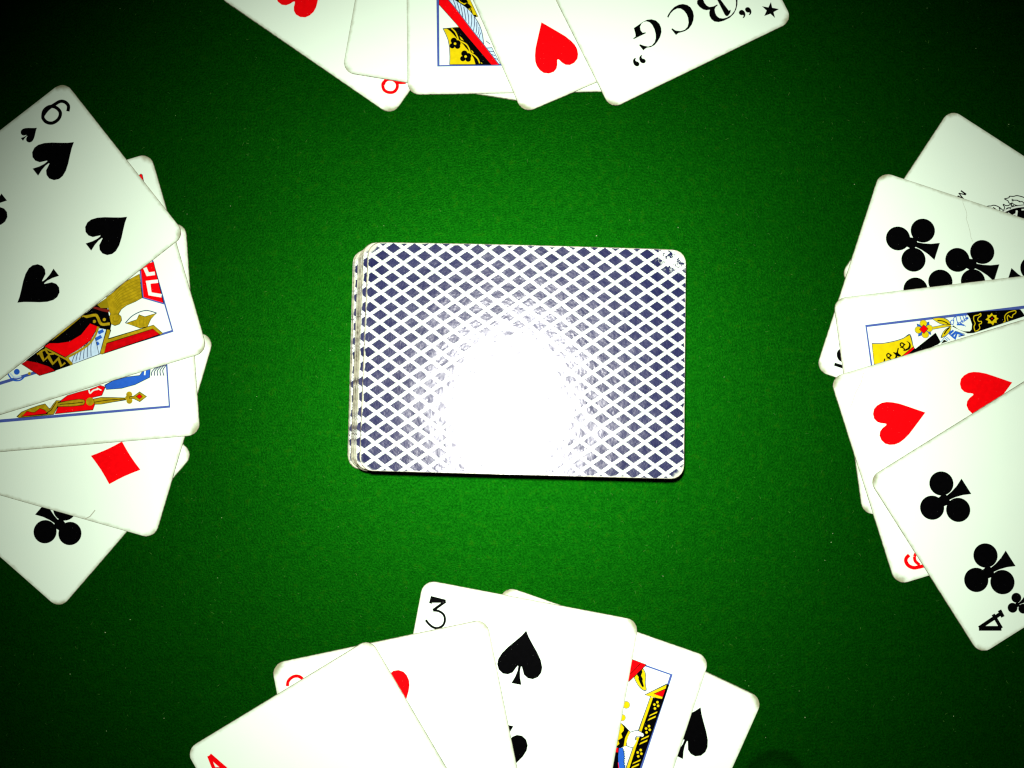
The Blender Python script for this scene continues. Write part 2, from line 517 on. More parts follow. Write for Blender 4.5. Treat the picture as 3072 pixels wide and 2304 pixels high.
# printed artwork in card millimetres: P polygon, S stroke, D disc
ART = {
    'T5': [
        ['letter', [["P","K",0,[[-13.76,-24.3],[-12.22,-24.08],[-10.38,-23.79],[-8.93,-23.76],[-7.6,-24.23],[-6.53,-25.21],[-6.04,-26.59],[-6.14,-28.0],[-6.64,-29.21],[-7.69,-30.42],[-9.06,-31.34],[-10.4,-31.95],[-11.73,-32.01],[-12.89,-31.62],[-13.67,-31.72],[-14.24,-31.91],[-14.68,-29.82],[-14.3,-29.74],[-13.51,-30.6],[-12.39,-31.5],[-11.19,-31.69],[-9.96,-31.16],[-9.06,-30.14],[-8.52,-28.95],[-8.2,-27.52],[-8.19,-25.93],[-8.55,-24.82],[-9.31,-24.1],[-10.17,-23.89],[-11.07,-24.12],[-11.84,-24.79],[-12.17,-25.83],[-11.98,-26.85],[-11.11,-27.09],[-11.11,-27.41],[-15.31,-27.42],[-15.39,-27.11],[-14.48,-26.95],[-14.16,-26.31]]]]],
        ['letter', [["P","K",0,[[-2.9,-25.66],[-2.15,-25.05],[-0.88,-24.34],[0.54,-23.85],[1.99,-23.81],[3.25,-24.17],[4.36,-25.06],[4.95,-26.23],[5.03,-27.65],[4.64,-29.05],[3.85,-30.26],[2.85,-31.22],[1.43,-31.98],[0.04,-32.15],[-1.18,-31.98],[-2.12,-31.78],[-3.03,-32.05],[-3.5,-29.69],[-3.12,-29.61],[-2.5,-30.72],[-1.21,-31.53],[0.12,-31.74],[1.34,-31.28],[2.22,-30.25],[2.76,-28.79],[2.88,-27.52],[2.62,-26.2],[1.98,-25.14],[1.04,-24.68],[-0.15,-24.7],[-1.41,-25.14],[-2.32,-25.76],[-2.75,-26.11]]]]],
        ['letter', [["P","K",0,[[13.39,-27.37],[14.33,-27.84],[15.07,-32.32],[15.77,-32.35],[15.21,-33.14],[14.1,-33.75],[13.53,-33.48],[13.39,-32.82]]],["P","K",0,[[8.52,-24.84],[9.57,-25.36],[9.45,-26.9],[9.7,-27.95],[10.25,-28.68],[11.37,-29.04],[12.77,-29.01],[12.75,-29.32],[11.89,-29.56],[11.32,-30.08],[10.99,-31.11],[10.98,-32.17],[11.41,-33.13],[12.38,-33.79],[13.57,-34.03],[15.06,-33.91],[16.59,-33.2],[17.56,-32.22],[18.28,-30.98],[18.67,-29.84],[19.24,-30.12],[18.34,-31.8],[17.38,-32.93],[16.11,-33.9],[14.37,-34.5],[12.27,-34.53],[10.62,-34.19],[9.55,-33.46],[9.03,-32.41],[8.99,-31.19],[9.37,-30.18],[9.97,-29.5],[8.96,-29.18],[8.12,-28.51],[7.45,-27.24],[7.25,-26.08],[7.67,-25.23]]]]],
        ['quote_mark', [["P","K",1,[[-18.49,-33.31],[-17.92,-32.94],[-17.38,-33.01],[-17.81,-33.52],[-17.78,-33.98],[-17.35,-34.41],[-17.19,-35.14],[-17.69,-35.61],[-18.29,-35.53],[-18.76,-34.9],[-18.8,-34.09]]],["P","K",1,[[-16.42,-33.49],[-15.83,-33.03],[-15.25,-33.06],[-15.66,-33.52],[-15.66,-34.05],[-15.17,-34.47],[-15.04,-35.15],[-15.47,-35.59],[-16.09,-35.55],[-16.6,-34.99],[-16.68,-34.21]]]]],
        ['quote_mark', [["P","K",1,[[17.71,-34.1],[18.37,-33.81],[19.02,-34.08],[19.32,-34.94],[19.11,-35.77],[18.52,-36.36],[17.87,-36.36],[18.35,-35.93],[18.47,-35.59],[17.88,-35.3],[17.52,-34.72]]],["P","K",1,[[19.85,-34.09],[20.45,-33.83],[21.12,-34.16],[21.36,-35.02],[21.16,-35.85],[20.61,-36.37],[19.98,-36.33],[20.42,-35.96],[20.52,-35.67],[19.93,-35.38],[19.69,-34.73]]]]],
        ['star_mark', [["P","K",0,[[28.02,-35.64],[27.55,-37.45],[29.24,-38.76],[27.3,-38.87],[26.88,-40.73],[26.19,-38.91],[24.15,-38.7],[25.6,-37.5],[24.92,-35.63],[26.51,-36.83]]]]],
    ],
    'T3': [
        ['dark_robe', [["P","Y",0,[[-17.58,-16.09],[-13.03,-16.16],[-12.31,-17.81],[-11.35,-19.96],[-10.75,-21.35],[-11.61,-21.33],[-12.71,-20.19],[-13.92,-18.79],[-15.38,-17.38],[-16.84,-16.6]]],["P","K",0,[[-16.35,-16.11],[-15.74,-16.75],[-14.88,-17.26],[-14.39,-17.15],[-13.53,-17.04],[-14.01,-16.15]]],["P","K",0,[[-15.38,-17.38],[-14.64,-17.64],[-13.9,-17.03],[-13.17,-17.67],[-12.56,-18.43],[-12.69,-18.68],[-12.93,-18.55],[-13.18,-18.8],[-13.43,-18.92],[-13.92,-18.72]]],["P","K",0,[[-13.18,-18.8],[-12.81,-18.68],[-12.45,-19.69],[-12.22,-20.7],[-11.36,-20.71],[-11.0,-21.34],[-11.74,-21.33],[-12.34,-20.63]]],["P","K",0,[[-17.58,-16.09],[-16.35,-16.11],[-16.11,-16.87],[-16.84,-16.54]]]]],
        ['feather', [["P","L",0,[[-19.42,-16.06],[-17.58,-16.09],[-15.87,-17.25],[-14.4,-18.28],[-12.94,-19.68],[-11.74,-21.33],[-10.53,-23.36],[-9.09,-26.14],[-7.53,-29.16],[-6.22,-31.81],[-4.43,-35.46],[-5.28,-35.2],[-8.42,-31.15],[-9.26,-29.39],[-12.16,-25.83],[-15.9,-20.51]]],["P","W",0,[[-11.37,-21.34],[-10.75,-21.35],[-9.68,-23.87],[-7.41,-28.92],[-6.81,-30.43],[-8.53,-30.4],[-9.19,-29.39],[-9.47,-27.01],[-10.05,-24.37]]],["S","N",1,0.172,0,[[-17.95,-16.21],[-17.47,-17.47],[-17.11,-18.73]]],["S","N",1,0.172,0,[[-16.85,-16.85],[-16.37,-18.49],[-16.08,-20.13]]],["S","N",1,0.172,0,[[-15.87,-17.5],[-15.46,-19.39],[-15.18,-21.4]]],["S","N",1,0.172,0,[[-14.9,-18.27],[-14.55,-20.28],[-14.27,-22.42]]],["S","N",1,0.172,0,[[-13.92,-19.04],[-13.52,-21.3],[-13.48,-23.43]]],["S","N",1,0.172,0,[[-12.71,-20.56],[-12.61,-22.57],[-12.88,-24.45]]],["S","N",1,0.172,0,[[-11.86,-21.33],[-11.82,-23.34],[-12.15,-25.46]]],["S","N",1,0.172,0,[[-11.14,-22.85],[-11.16,-24.47],[-11.43,-26.22]]],["S","N",1,0.172,0,[[-10.54,-24.36],[-10.56,-25.61],[-10.94,-26.86]]],["S","N",1,0.172,0,[[-9.95,-26.0],[-10.33,-26.74],[-10.52,-27.61]]],["S","N",1,0.172,0,[[-11.74,-21.33],[-10.53,-23.48],[-9.7,-25.88],[-9.19,-29.39]]],["S","N",1,0.172,0,[[-8.51,-28.52],[-7.29,-29.54]]],["S","N",1,0.172,0,[[-8.41,-30.65],[-6.94,-30.55]]],["S","N",1,0.172,0,[[-7.69,-31.54],[-6.34,-31.75]]],["S","N",1,0.172,0,[[-6.96,-32.55],[-5.87,-32.94]]],["S","N",1,0.172,0,[[-6.12,-33.68],[-5.15,-34.07]]]]],
        ['yellow_panel', [["P","Y",0,[[-20.99,-24.69],[-18.65,-24.48],[-16.44,-24.26],[-15.22,-25.03],[-11.59,-30.1],[-7.97,-34.53],[-7.13,-35.54],[-19.2,-35.34],[-19.11,-32.85],[-19.2,-30.22],[-19.55,-28.09],[-20.27,-26.2]]],["P","K",0,[[-19.88,-24.71],[-18.41,-24.54],[-16.32,-24.39],[-14.98,-25.79],[-12.8,-28.33],[-10.63,-31.24],[-8.45,-33.9],[-7.13,-35.54],[-11.66,-35.47],[-12.13,-33.71],[-13.21,-31.82],[-14.54,-30.3],[-15.27,-29.29],[-16.48,-28.14],[-17.09,-27.51],[-17.94,-26.49],[-18.91,-25.47]]],["S","Y",1,0.295,0,[[-18.53,-24.6],[-17.44,-25.75],[-16.78,-27.26],[-16.48,-28.14],[-15.26,-28.79],[-14.16,-29.55],[-13.44,-30.82],[-13.09,-31.95],[-12.11,-32.59],[-11.02,-33.73],[-10.43,-35.11]]],["P","Y",0,[[-16.34,-26.77],[-15.49,-27.53],[-14.89,-28.42],[-15.87,-28.03]]],["P","Y",0,[[-12.96,-31.07],[-12.35,-31.46],[-11.99,-32.15],[-12.72,-31.95]]],["P","Y",0,[[-10.18,-34.62],[-9.69,-35.0],[-9.57,-35.37],[-10.06,-35.24]]],["S","N",1,0.148,0,[[-20.99,-24.69],[-20.27,-26.2],[-19.55,-28.09],[-19.2,-30.22],[-19.08,-32.85],[-19.2,-35.34]]],["D","K",0.92,[-17.89,-28.31]],["D","K",0.92,[-16.8,-29.07]],["D","K",0.8,[-18.34,-29.8]],["D","K",0.8,[-16.81,-29.95]],["D","Y",0.37,[-17.54,-29.19]],["D","K",0.92,[-14.87,-32.17]],["D","K",0.92,[-13.77,-32.93]],["D","K",0.8,[-15.32,-33.66]],["D","K",0.8,[-13.78,-33.81]],["D","Y",0.37,[-14.51,-33.05]]]],
        ['red_band', [["P","R",0,[[-22.07,-16.01],[-19.48,-16.06],[-16.87,-19.24],[-12.76,-24.95],[-9.26,-29.51],[-4.8,-35.64],[-7.13,-35.6],[-11.59,-30.1],[-16.44,-24.14],[-22.08,-17.52]]],["S","N",0,0.172,0,[[-19.36,-16.06],[-16.87,-19.24],[-12.76,-24.95],[-9.26,-29.51],[-5.04,-35.32]]]]],
    ],
    'L2': [
        ['throne_panel', [["P","R",0,[[0.75,35.9],[0.84,33.87],[2.18,31.28],[10.23,29.8],[13.95,35.35]]],["S","W",0,0.848,0,[[1.76,32.91],[3.88,33.21],[4.22,35.32]]],["S","W",0,0.809,0,[[6.78,35.59],[6.24,32.64],[9.76,32.24],[11.33,35.4]]],["S","V",0,0.347,0,[[2.21,31.38],[10.26,29.89],[13.88,35.47]]]]],
        ['gold_collar', [["P","O",0,[[3.05,30.84],[4.05,26.14],[6.35,21.08],[6.88,19.53],[10.77,19.03],[12.06,19.27],[13.06,18.59],[15.08,18.62],[15.89,19.59],[15.82,21.01],[14.9,21.97],[13.73,22.1],[12.85,21.55],[11.71,22.77],[11.05,24.56],[10.72,27.46],[10.2,29.71]]],["S","G",1,0.173,0,[[4.5,30.93],[4.8,27.93],[5.83,24.03],[7.5,21.56]]],["S","G",1,0.173,0,[[5.39,30.67],[5.75,27.66],[6.65,23.8],[8.18,21.53]]],["S","G",1,0.173,0,[[6.29,30.42],[6.7,27.4],[7.47,23.57],[8.86,21.5]]],["S","G",1,0.173,0,[[7.18,30.16],[7.65,27.13],[8.29,23.34],[9.54,21.46]]],["S","G",1,0.173,0,[[8.08,29.91],[8.6,26.86],[9.11,23.11],[10.21,21.43]]],["S","G",1,0.173,0,[[8.97,29.66],[9.55,26.59],[9.93,22.88],[10.89,21.4]]],["S","G",1,0.173,0,[[9.86,29.4],[10.5,26.32],[10.75,22.64],[11.57,21.37]]],["S","G",1,0.27,0,[[12.71,20.09],[12.56,20.93],[13.35,21.51],[14.46,21.19],[14.74,20.12],[14.14,19.48],[13.27,19.93]]]]],
        ['star_ornament', [["P","O",0,[[16.19,22.9],[16.04,26.35],[14.84,27.39],[15.91,28.89],[15.93,32.59],[17.09,30.45],[19.01,28.81],[18.82,26.56],[17.67,25.09]]],["S","N",1,0.231,0,[[16.05,22.75],[14.66,25.14],[14.09,27.9],[14.4,30.22],[15.93,32.59]]],["S","G",0,0.154,0,[[16.14,24.72],[17.61,24.9]]],["S","G",0,0.154,0,[[16.22,25.9],[17.89,25.82]]],["S","G",0,0.154,0,[[16.3,27.08],[18.18,26.74]]],["S","G",0,0.154,0,[[16.38,28.25],[18.46,27.66]]],["S","G",0,0.154,0,[[16.46,29.43],[18.74,28.58]]]]],
        ['red_rail', [["P","O",0,[[16.12,16.73],[16.73,18.05],[19.1,16.59],[19.08,30.69],[22.3,32.67],[22.55,31.5],[23.01,13.58],[22.6,12.9]]],["P","D",0,[[20.25,15.76],[20.14,30.19],[22.42,31.74],[22.9,14.21]]]]],
        ['blue_braid', [["P","L",0,[[14.86,14.58],[16.27,16.88],[22.63,12.99],[22.8,7.65],[19.66,8.53],[17.55,11.52]]],["S","B",0,0.809,0,[[16.56,14.2],[16.26,15.88]]],["S","B",0,0.809,0,[[18.19,12.94],[17.77,14.86]]],["S","B",0,0.809,0,[[20.0,11.63],[19.39,13.6]]],["S","B",0,0.809,0,[[21.5,10.61],[20.89,12.58]]],["S","B",0,0.809,0,[[22.5,9.93],[22.33,11.38]]],["P","L",0,[[22.76,12.7],[23.31,4.16],[20.86,3.62],[19.15,9.52],[16.69,13.01]]],["S","N",1,0.169,0,[[22.83,4.29],[21.08,5.48],[19.85,7.23]]],["S","N",1,0.169,0,[[22.77,5.5],[20.73,6.63],[19.29,8.36]]],["S","N",1,0.169,0,[[22.72,6.7],[20.37,7.78],[18.72,9.5]]],["S","N",1,0.169,0,[[22.67,7.91],[20.02,8.93],[18.15,10.64]]],["S","N",1,0.169,0,[[22.61,9.11],[19.67,10.08],[17.58,11.78]]],["S","N",1,0.169,0,[[22.56,10.31],[19.31,11.22],[17.01,12.92]]]]],
        ['dark_robe', [["P","K",0,[[7.07,19.48],[8.21,15.95],[9.6,12.56],[9.83,10.69],[10.76,10.43],[12.01,11.88],[14.9,14.07],[16.7,17.96],[15.3,18.66],[10.72,18.85]]],["P","M",0,[[8.8,14.58],[8.66,15.42],[10.88,19.4],[11.52,18.82],[10.58,17.09]]],["P","G",0,[[7.07,19.48],[8.3,16.23],[9.54,16.98],[10.27,19.37],[8.54,19.66]]],["S","O",0,0.578,0,[[7.18,19.85],[10.38,19.74]]],["S","O",1,0.655,0,[[10.51,10.9],[10.81,12.22],[11.08,14.74],[11.86,15.32],[14.24,15.85],[14.88,18.27]]],["D","O",0.48,[12.88,14.04]],["D","O",0.48,[13.19,17.05]],["P","K",0,[[10.5,11.25],[12.69,13.79],[13.92,12.04],[15.96,8.32],[16.43,4.68],[15.58,0.38],[15.73,-2.81],[12.63,4.35]]],["P","O",0,[[9.07,12.35],[10.63,10.51],[12.7,5.73],[14.6,1.0],[14.79,-0.11],[12.63,4.35],[10.81,7.66]]]]],
        ['red_robe', [["P","R",0,[[13.04,12.64],[14.66,14.7],[17.97,11.43],[19.53,7.32],[20.62,2.82],[15.71,-2.29],[15.18,-0.56],[15.97,2.02],[16.47,5.37],[15.51,9.14]]],["S","O",1,0.541,0,[[14.76,14.78],[17.34,12.83],[19.47,9.43],[20.98,3.06]]],["P","D",0,[[18.72,-10.29],[18.24,-8.41],[19.71,-5.67],[21.73,-2.74],[23.7,-1.12],[23.69,-6.01]]]]],
        ['gold_band', [["P","K",0,[[15.71,-2.29],[20.88,3.09],[23.46,4.29],[23.68,-1.19],[21.73,-2.74],[19.62,-5.64],[18.14,-8.73],[16.76,-5.2]]],["S","O",0,0.473,0,[[17.34,-5.01],[17.15,-3.91],[19.72,-3.58],[18.82,-1.93],[21.48,-1.27],[20.35,0.79],[22.87,0.96],[22.24,2.36]]],["S","O",0,0.405,0,[[16.25,-2.26],[21.62,3.23]]],["S","O",0,0.676,0,[[21.04,3.05],[23.31,4.16]]],["S","O",1,0.405,0,[[17.06,-4.23],[16.74,-2.4],[18.17,-1.75],[18.66,-0.13]]]]],
        ['blue_swirl', [["S","B",1,0.338,0,[[19.71,-15.1],[22.47,-14.12],[23.32,-11.91],[22.36,-9.9]]],["D","B",0.88,[20.6,-12.21]],["S","L",1,0.405,0,[[20.33,-14.23],[22.02,-13.3],[22.29,-11.28]]],["D","O",0.47,[22.22,-8.74]]]],
        ['numeral', [["P","R",0,[[-25.66,38.56],[-25.99,39.61],[-25.59,39.9],[-23.23,39.71],[-23.64,38.94]]]]],
    ],
    'L3': [
        ['blue_hair', [["P","B",0,[[14.59,17.08],[13.46,19.48],[12.68,23.84],[12.56,27.5],[11.25,28.58],[10.77,30.77],[13.4,30.43],[15.18,26.0],[15.93,21.97],[15.88,17.5]]],["S","N",1,0.233,0,[[12.95,30.96],[11.81,31.2],[10.75,32.43],[10.08,34.3]]],["S","N",1,0.233,0,[[13.03,31.88],[11.78,32.0],[10.65,33.17],[10.11,34.63]]],["S","N",1,0.233,0,[[13.11,32.81],[11.74,32.8],[10.54,33.91],[10.14,34.96]]],["S","N",1,0.233,0,[[13.19,33.73],[11.71,33.6],[10.44,34.64],[10.16,35.29]]],["S","N",1,0.233,0,[[13.26,34.65],[11.68,34.4],[10.34,35.38],[10.19,35.62]]],["S","W",0,0.333,0,[[11.14,29.25],[12.62,28.99]]]]],
        ['red_sleeve', [["P","R",0,[[17.95,3.93],[16.63,6.0],[15.92,9.37],[15.38,12.72],[14.48,15.76],[15.1,17.21],[17.49,16.07],[17.91,13.22],[19.31,14.13],[21.48,13.16],[21.74,1.88],[20.96,2.42]]],["S","W",1,0.333,0,[[15.51,12.38],[16.53,12.65],[15.79,13.69],[15.57,15.03]]],["S","W",1,0.267,0,[[15.22,14.72],[15.99,16.0]]]]],
        ['gold_crown', [["P","O",0,[[21.63,-9.22],[20.36,-7.82],[19.49,-5.12],[18.87,-2.76],[18.54,-0.75],[20.14,0.48],[17.83,2.61],[17.95,3.93],[21.88,1.54],[22.01,-8.58]]],["P","W",0,[[18.12,0.11],[17.65,2.46],[19.99,0.66]]],["P","R",0,[[21.68,-7.9],[20.23,-6.15],[20.68,-4.85],[20.76,-3.86],[19.73,-2.31],[20.34,-1.02],[21.51,-0.1]]],["S","K",0,0.167,0,[[21.37,-0.59],[20.51,0.96],[18.33,2.58]]]]],
        ['gold_sceptre', [["P","O",0,[[18.53,3.07],[18.21,5.91],[18.0,9.24],[18.29,10.71],[18.98,11.07],[19.83,10.52],[19.97,7.46],[19.69,3.0]]],["D","O",1.17,[19.01,12.49]],["P","O",0,[[18.34,13.59],[18.03,15.87],[18.35,19.16],[18.82,23.11],[19.34,23.08],[19.73,19.08],[20.04,15.74],[19.94,13.76]]],["D","O",0.9,[17.91,24.1]],["D","O",0.9,[19.76,24.05]],["D","O",0.67,[18.85,23.51]],["P","O",0,[[18.67,24.12],[18.45,25.46],[17.37,27.19],[18.93,29.14],[20.31,27.06],[19.28,25.4],[19.16,24.09]]],["P","R",0,[[18.68,26.17],[18.03,27.14],[18.82,27.89],[19.48,27.05]]],["S","K",1,0.167,0,[[19.07,3.53],[19.12,7.18],[19.0,10.5]]],["S","K",1,0.167,0,[[19.28,13.8],[19.03,17.79],[19.05,22.77]]]]],
    ],
    'R3': [
        ['yellow_panel', [["P","Y",0,[[-17.25,-34.66],[-16.91,-31.5],[-17.17,-27.94],[-17.69,-25.39],[-18.49,-23.41],[-15.43,-23.01],[-14.78,-22.79],[-13.41,-25.16],[-11.84,-27.66],[-10.43,-34.89]]],["S","N",1,0.185,0,[[-17.25,-34.66],[-16.91,-31.5],[-17.17,-27.94],[-17.69,-25.39],[-18.49,-23.41],[-15.22,-23.0]]],["S","K",1,0.308,0,[[-15.44,-26.53],[-16.07,-26.59],[-16.38,-26.09],[-15.99,-25.56],[-15.65,-25.2]]],["S","K",1,0.288,0,[[-15.91,-25.58],[-15.35,-25.78],[-15.22,-26.46],[-14.72,-25.7],[-14.0,-25.8]]],["P","K",1,[[-16.67,-24.7],[-16.38,-24.02],[-15.61,-23.61],[-14.5,-23.91],[-14.08,-24.76],[-13.96,-25.5],[-14.31,-25.76],[-14.7,-24.67],[-15.36,-24.16],[-16.09,-24.16]]],["S","K",1,0.308,0,[[-12.84,-30.83],[-13.47,-30.88],[-13.78,-30.38],[-13.39,-29.86],[-13.05,-29.49]]],["S","K",1,0.288,0,[[-13.31,-29.87],[-12.75,-30.07],[-12.62,-30.75],[-12.12,-30.0],[-11.41,-30.1]]],["P","K",1,[[-14.07,-29.0],[-13.78,-28.31],[-13.01,-27.91],[-11.9,-28.21],[-11.49,-29.05],[-11.37,-29.79],[-11.71,-30.05],[-12.1,-28.96],[-12.76,-28.46],[-13.49,-28.46]]],["P","K",1,[[-15.03,-27.48],[-14.89,-27.17],[-13.69,-27.54],[-12.77,-26.8],[-12.54,-27.45],[-12.94,-28.18],[-13.86,-28.93],[-13.77,-28.21],[-14.14,-27.85]]],["P","K",1,[[-12.44,-31.77],[-12.29,-31.46],[-11.1,-31.83],[-10.18,-31.09],[-9.95,-31.75],[-10.34,-32.48],[-11.26,-33.22],[-11.18,-32.51],[-11.55,-32.14]]],["P","K",0,[[-11.34,-34.76],[-10.76,-34.22],[-10.4,-34.68],[-10.44,-34.99]]],["P","K",0,[[-11.45,-33.09],[-11.28,-32.49],[-10.94,-32.23],[-10.92,-32.96]]]]],
        ['black_band', [["P","K",0,[[-14.22,-22.46],[-18.16,-16.0],[-15.29,-14.92],[-14.67,-15.77],[-13.8,-18.9],[-12.31,-24.69],[-11.83,-27.55],[-14.57,-22.72]]],["P","R",0,[[-14.78,-23.15],[-14.24,-22.64],[-12.59,-25.28],[-11.84,-27.66]]]]],
        ['flower', [["P","B",0,[[-21.43,-21.01],[-20.78,-19.98],[-21.51,-17.39],[-20.18,-17.58],[-17.67,-17.42],[-18.21,-18.48],[-17.71,-21.2],[-19.11,-20.73]]],["D","N",1.09,[-21.2,-19.15]],["D","N",1.09,[-19.61,-17.66]],["D","N",1.09,[-17.97,-19.03]],["D","N",1.09,[-19.53,-20.82]],["D","Y",0.97,[-21.2,-19.15]],["D","Y",0.97,[-19.61,-17.66]],["D","Y",0.97,[-17.97,-19.03]],["D","Y",0.97,[-19.53,-20.82]],["P","R",0,[[-20.83,-19.14],[-19.57,-18.04],[-18.28,-19.4],[-19.66,-20.51]]],["S","Y",0,0.616,0,[[-19.55,-16.63],[-19.74,-13.91],[-19.8,-11.32]]],["S","N",0,0.123,0,[[-19.9,-16.58],[-20.09,-13.86],[-20.09,-11.27]]],["S","N",0,0.123,0,[[-19.19,-16.58],[-19.37,-13.97],[-19.48,-11.36]]]]],
        ['leaf', [["P","Y",0,[[-22.34,-16.44],[-22.38,-14.78],[-22.11,-13.16],[-21.39,-12.02],[-20.37,-11.34],[-19.95,-11.29],[-20.03,-12.84],[-20.51,-14.22],[-21.38,-15.44]]],["S","K",1,0.246,0,[[-21.58,-15.0],[-21.25,-13.49],[-20.24,-11.98]]],["S","N",1,0.144,0,[[-22.34,-16.44],[-22.38,-14.78],[-22.11,-13.16],[-21.39,-12.02],[-20.27,-11.35]]],["S","N",1,0.123,0,[[-22.34,-16.44],[-21.38,-15.44],[-20.51,-14.22],[-20.03,-12.84]]]]],
        ['leaf', [["P","Y",0,[[-19.53,-11.29],[-18.43,-11.62],[-17.48,-12.37],[-16.78,-13.51],[-16.55,-14.68],[-17.88,-13.97],[-18.8,-13.01]]],["S","K",1,0.288,0,[[-19.18,-11.82],[-18.37,-12.87],[-17.42,-13.62]]],["S","N",1,0.123,0,[[-19.53,-11.29],[-18.43,-11.62],[-17.48,-12.37],[-16.78,-13.51],[-16.55,-14.68],[-17.88,-13.97],[-18.8,-13.01]]]]],
        ['black_sleeve', [["P","K",0,[[-22.68,-6.34],[-22.72,-2.3],[-21.96,9.2],[-19.84,10.34],[-16.72,-5.23],[-16.82,-6.88],[-19.4,-11.06],[-19.67,-10.71],[-18.13,-9.17],[-17.53,-7.6],[-17.36,-6.18],[-17.91,-5.58],[-19.33,-5.27],[-21.24,-5.62]]],["S","Y",1,0.185,0,[[-17.17,-4.65],[-18.44,-4.82],[-19.42,-4.33],[-20.49,-4.59],[-21.61,-4.32],[-21.77,-3.06],[-22.1,-2.39],[-21.48,-2.37],[-21.13,-2.94],[-20.56,-3.44],[-19.91,-3.22],[-19.82,-2.47],[-19.21,-2.6],[-18.98,-3.25],[-18.04,-3.18],[-17.47,-3.68],[-17.16,-4.55]]],["P","Y",0,[[-22.02,0.86],[-21.25,1.22],[-21.17,2.2],[-20.53,2.05],[-20.03,2.7],[-19.6,1.97],[-18.78,1.9],[-18.96,1.2],[-18.15,0.73],[-18.88,0.15],[-18.99,-0.77],[-19.7,-0.56],[-20.21,-1.38],[-20.73,-0.51],[-21.57,-0.6],[-21.37,0.2]]],["P","K",0,[[-21.19,0.9],[-20.27,1.59],[-19.36,0.53],[-20.39,-0.25]]],["P","R",0,[[-20.58,0.75],[-20.24,0.99],[-19.97,0.62],[-20.35,0.43]]],["S","Y",1,0.185,0,[[-18.86,3.77],[-19.01,4.31],[-20.45,4.42],[-21.29,5.26],[-21.66,6.46],[-21.72,7.71],[-21.09,7.72],[-20.58,6.82],[-19.89,6.51],[-20.18,5.83],[-20.63,5.48],[-20.16,5.1],[-19.11,5.15]]]]],
        ['hand', [["S","B",1,0.185,0,[[-19.86,-10.58],[-20.15,-11.27],[-20.88,-11.26],[-21.23,-10.7],[-20.67,-10.36],[-20.08,-10.65]]],["S","B",1,0.185,0,[[-20.97,-10.32],[-21.79,-10.2],[-21.92,-9.56],[-20.66,-9.43],[-20.0,-9.11],[-20.25,-9.49]]],["S","B",1,0.185,0,[[-21.92,-9.56],[-22.51,-9.27],[-22.53,-8.54],[-21.36,-8.3],[-20.28,-8.04]]],["S","B",1,0.185,0,[[-22.4,-8.35],[-22.53,-7.71],[-21.24,-7.38],[-20.79,-7.03]]],["S","B",1,0.185,0,[[-22.5,-7.41],[-22.22,-6.83],[-21.16,-6.67],[-21.3,-6.13]]],["S","B",1,0.164,1,[[-20.01,-9.19],[-20.26,-8.87],[-19.94,-8.62],[-19.69,-8.95]]],["S","B",1,0.164,1,[[-20.24,-8.54],[-20.49,-8.21],[-20.17,-7.97],[-19.92,-8.3]]],["S","B",1,0.164,1,[[-20.58,-7.87],[-20.83,-7.54],[-20.51,-7.3],[-20.25,-7.63]]],["S","B",1,0.164,1,[[-20.92,-7.24],[-21.17,-6.91],[-20.85,-6.67],[-20.6,-7.0]]],["S","B",1,0.164,1,[[-21.27,-6.69],[-21.52,-6.37],[-21.2,-6.12],[-20.95,-6.45]]],["S","B",0,0.37,0,[[-19.75,-9.67],[-19.59,-8.34],[-19.29,-7.56]]],["S","B",0,0.164,0,[[-19.54,-7.93],[-18.93,-7.15]]]]],
        ['blue_border', [["S","B",0,0.452,0,[[-18.23,-10.82],[-17.25,-12.2],[-16.74,-11.44],[-17.82,-10.05]]],["S","B",0,0.411,0,[[-16.99,-11.82],[-15.83,-10.75],[-17.39,-9.9],[-16.33,-7.98],[-16.32,-9.64]]],["S","B",0,0.164,0,[[-16.27,-13.58],[-15.46,-12.87]]],["S","B",0,0.164,0,[[-16.53,-13.13],[-15.49,-12.24]]],["P","K",0,[[-15.9,-13.94],[-15.25,-12.9],[-14.77,-14.93]]],["S","B",0,0.123,0,[[-15.29,-14.96],[-16.58,-13.54],[-18.2,-11.44]]],["S","N",0,0.123,0,[[-17.82,-10.05],[-16.71,-7.72]]]]],
    ],
    'B4': [
        ['red_cap', [["P","R",0,[[9.89,36.1],[14.68,35.98],[13.1,32.83],[11.44,29.65],[10.34,31.66]]],["S","K",0,0.179,0,[[12.98,35.71],[12.25,34.1],[11.12,31.83]]],["S","K",0,0.179,0,[[14.68,35.98],[13.1,32.83],[11.47,29.87]]]]],
        ['curl_leaf', [["P","Y",0,[[14.17,34.66],[15.19,33.65],[15.71,32.48],[16.1,30.95],[17.0,29.07],[16.03,28.84],[14.67,29.41],[13.23,30.58],[12.47,31.46],[13.1,32.83]]],["S","N",1,0.159,0,[[14.21,34.57],[15.19,33.65],[15.71,32.48],[16.1,30.95],[17.0,29.07],[16.03,28.84],[14.67,29.41],[13.23,30.58],[12.47,31.46]]],["P","K",0,[[13.89,34.25],[14.3,33.66],[14.24,32.59],[15.02,31.82],[15.12,31.23],[16.03,29.88],[15.68,29.55],[15.11,29.98],[14.49,30.6],[13.8,31.4],[13.73,31.9],[13.04,32.39],[13.1,32.83]]]]],
        ['axe_blade', [["P","Y",0,[[22.04,32.69],[17.03,27.73],[22.18,28.06],[22.34,30.4]]],["P","R",0,[[22.32,31.39],[19.35,28.78],[22.22,28.86]]],["S","N",0,0.179,0,[[22.06,32.8],[17.03,27.73],[18.79,27.82]]]]],
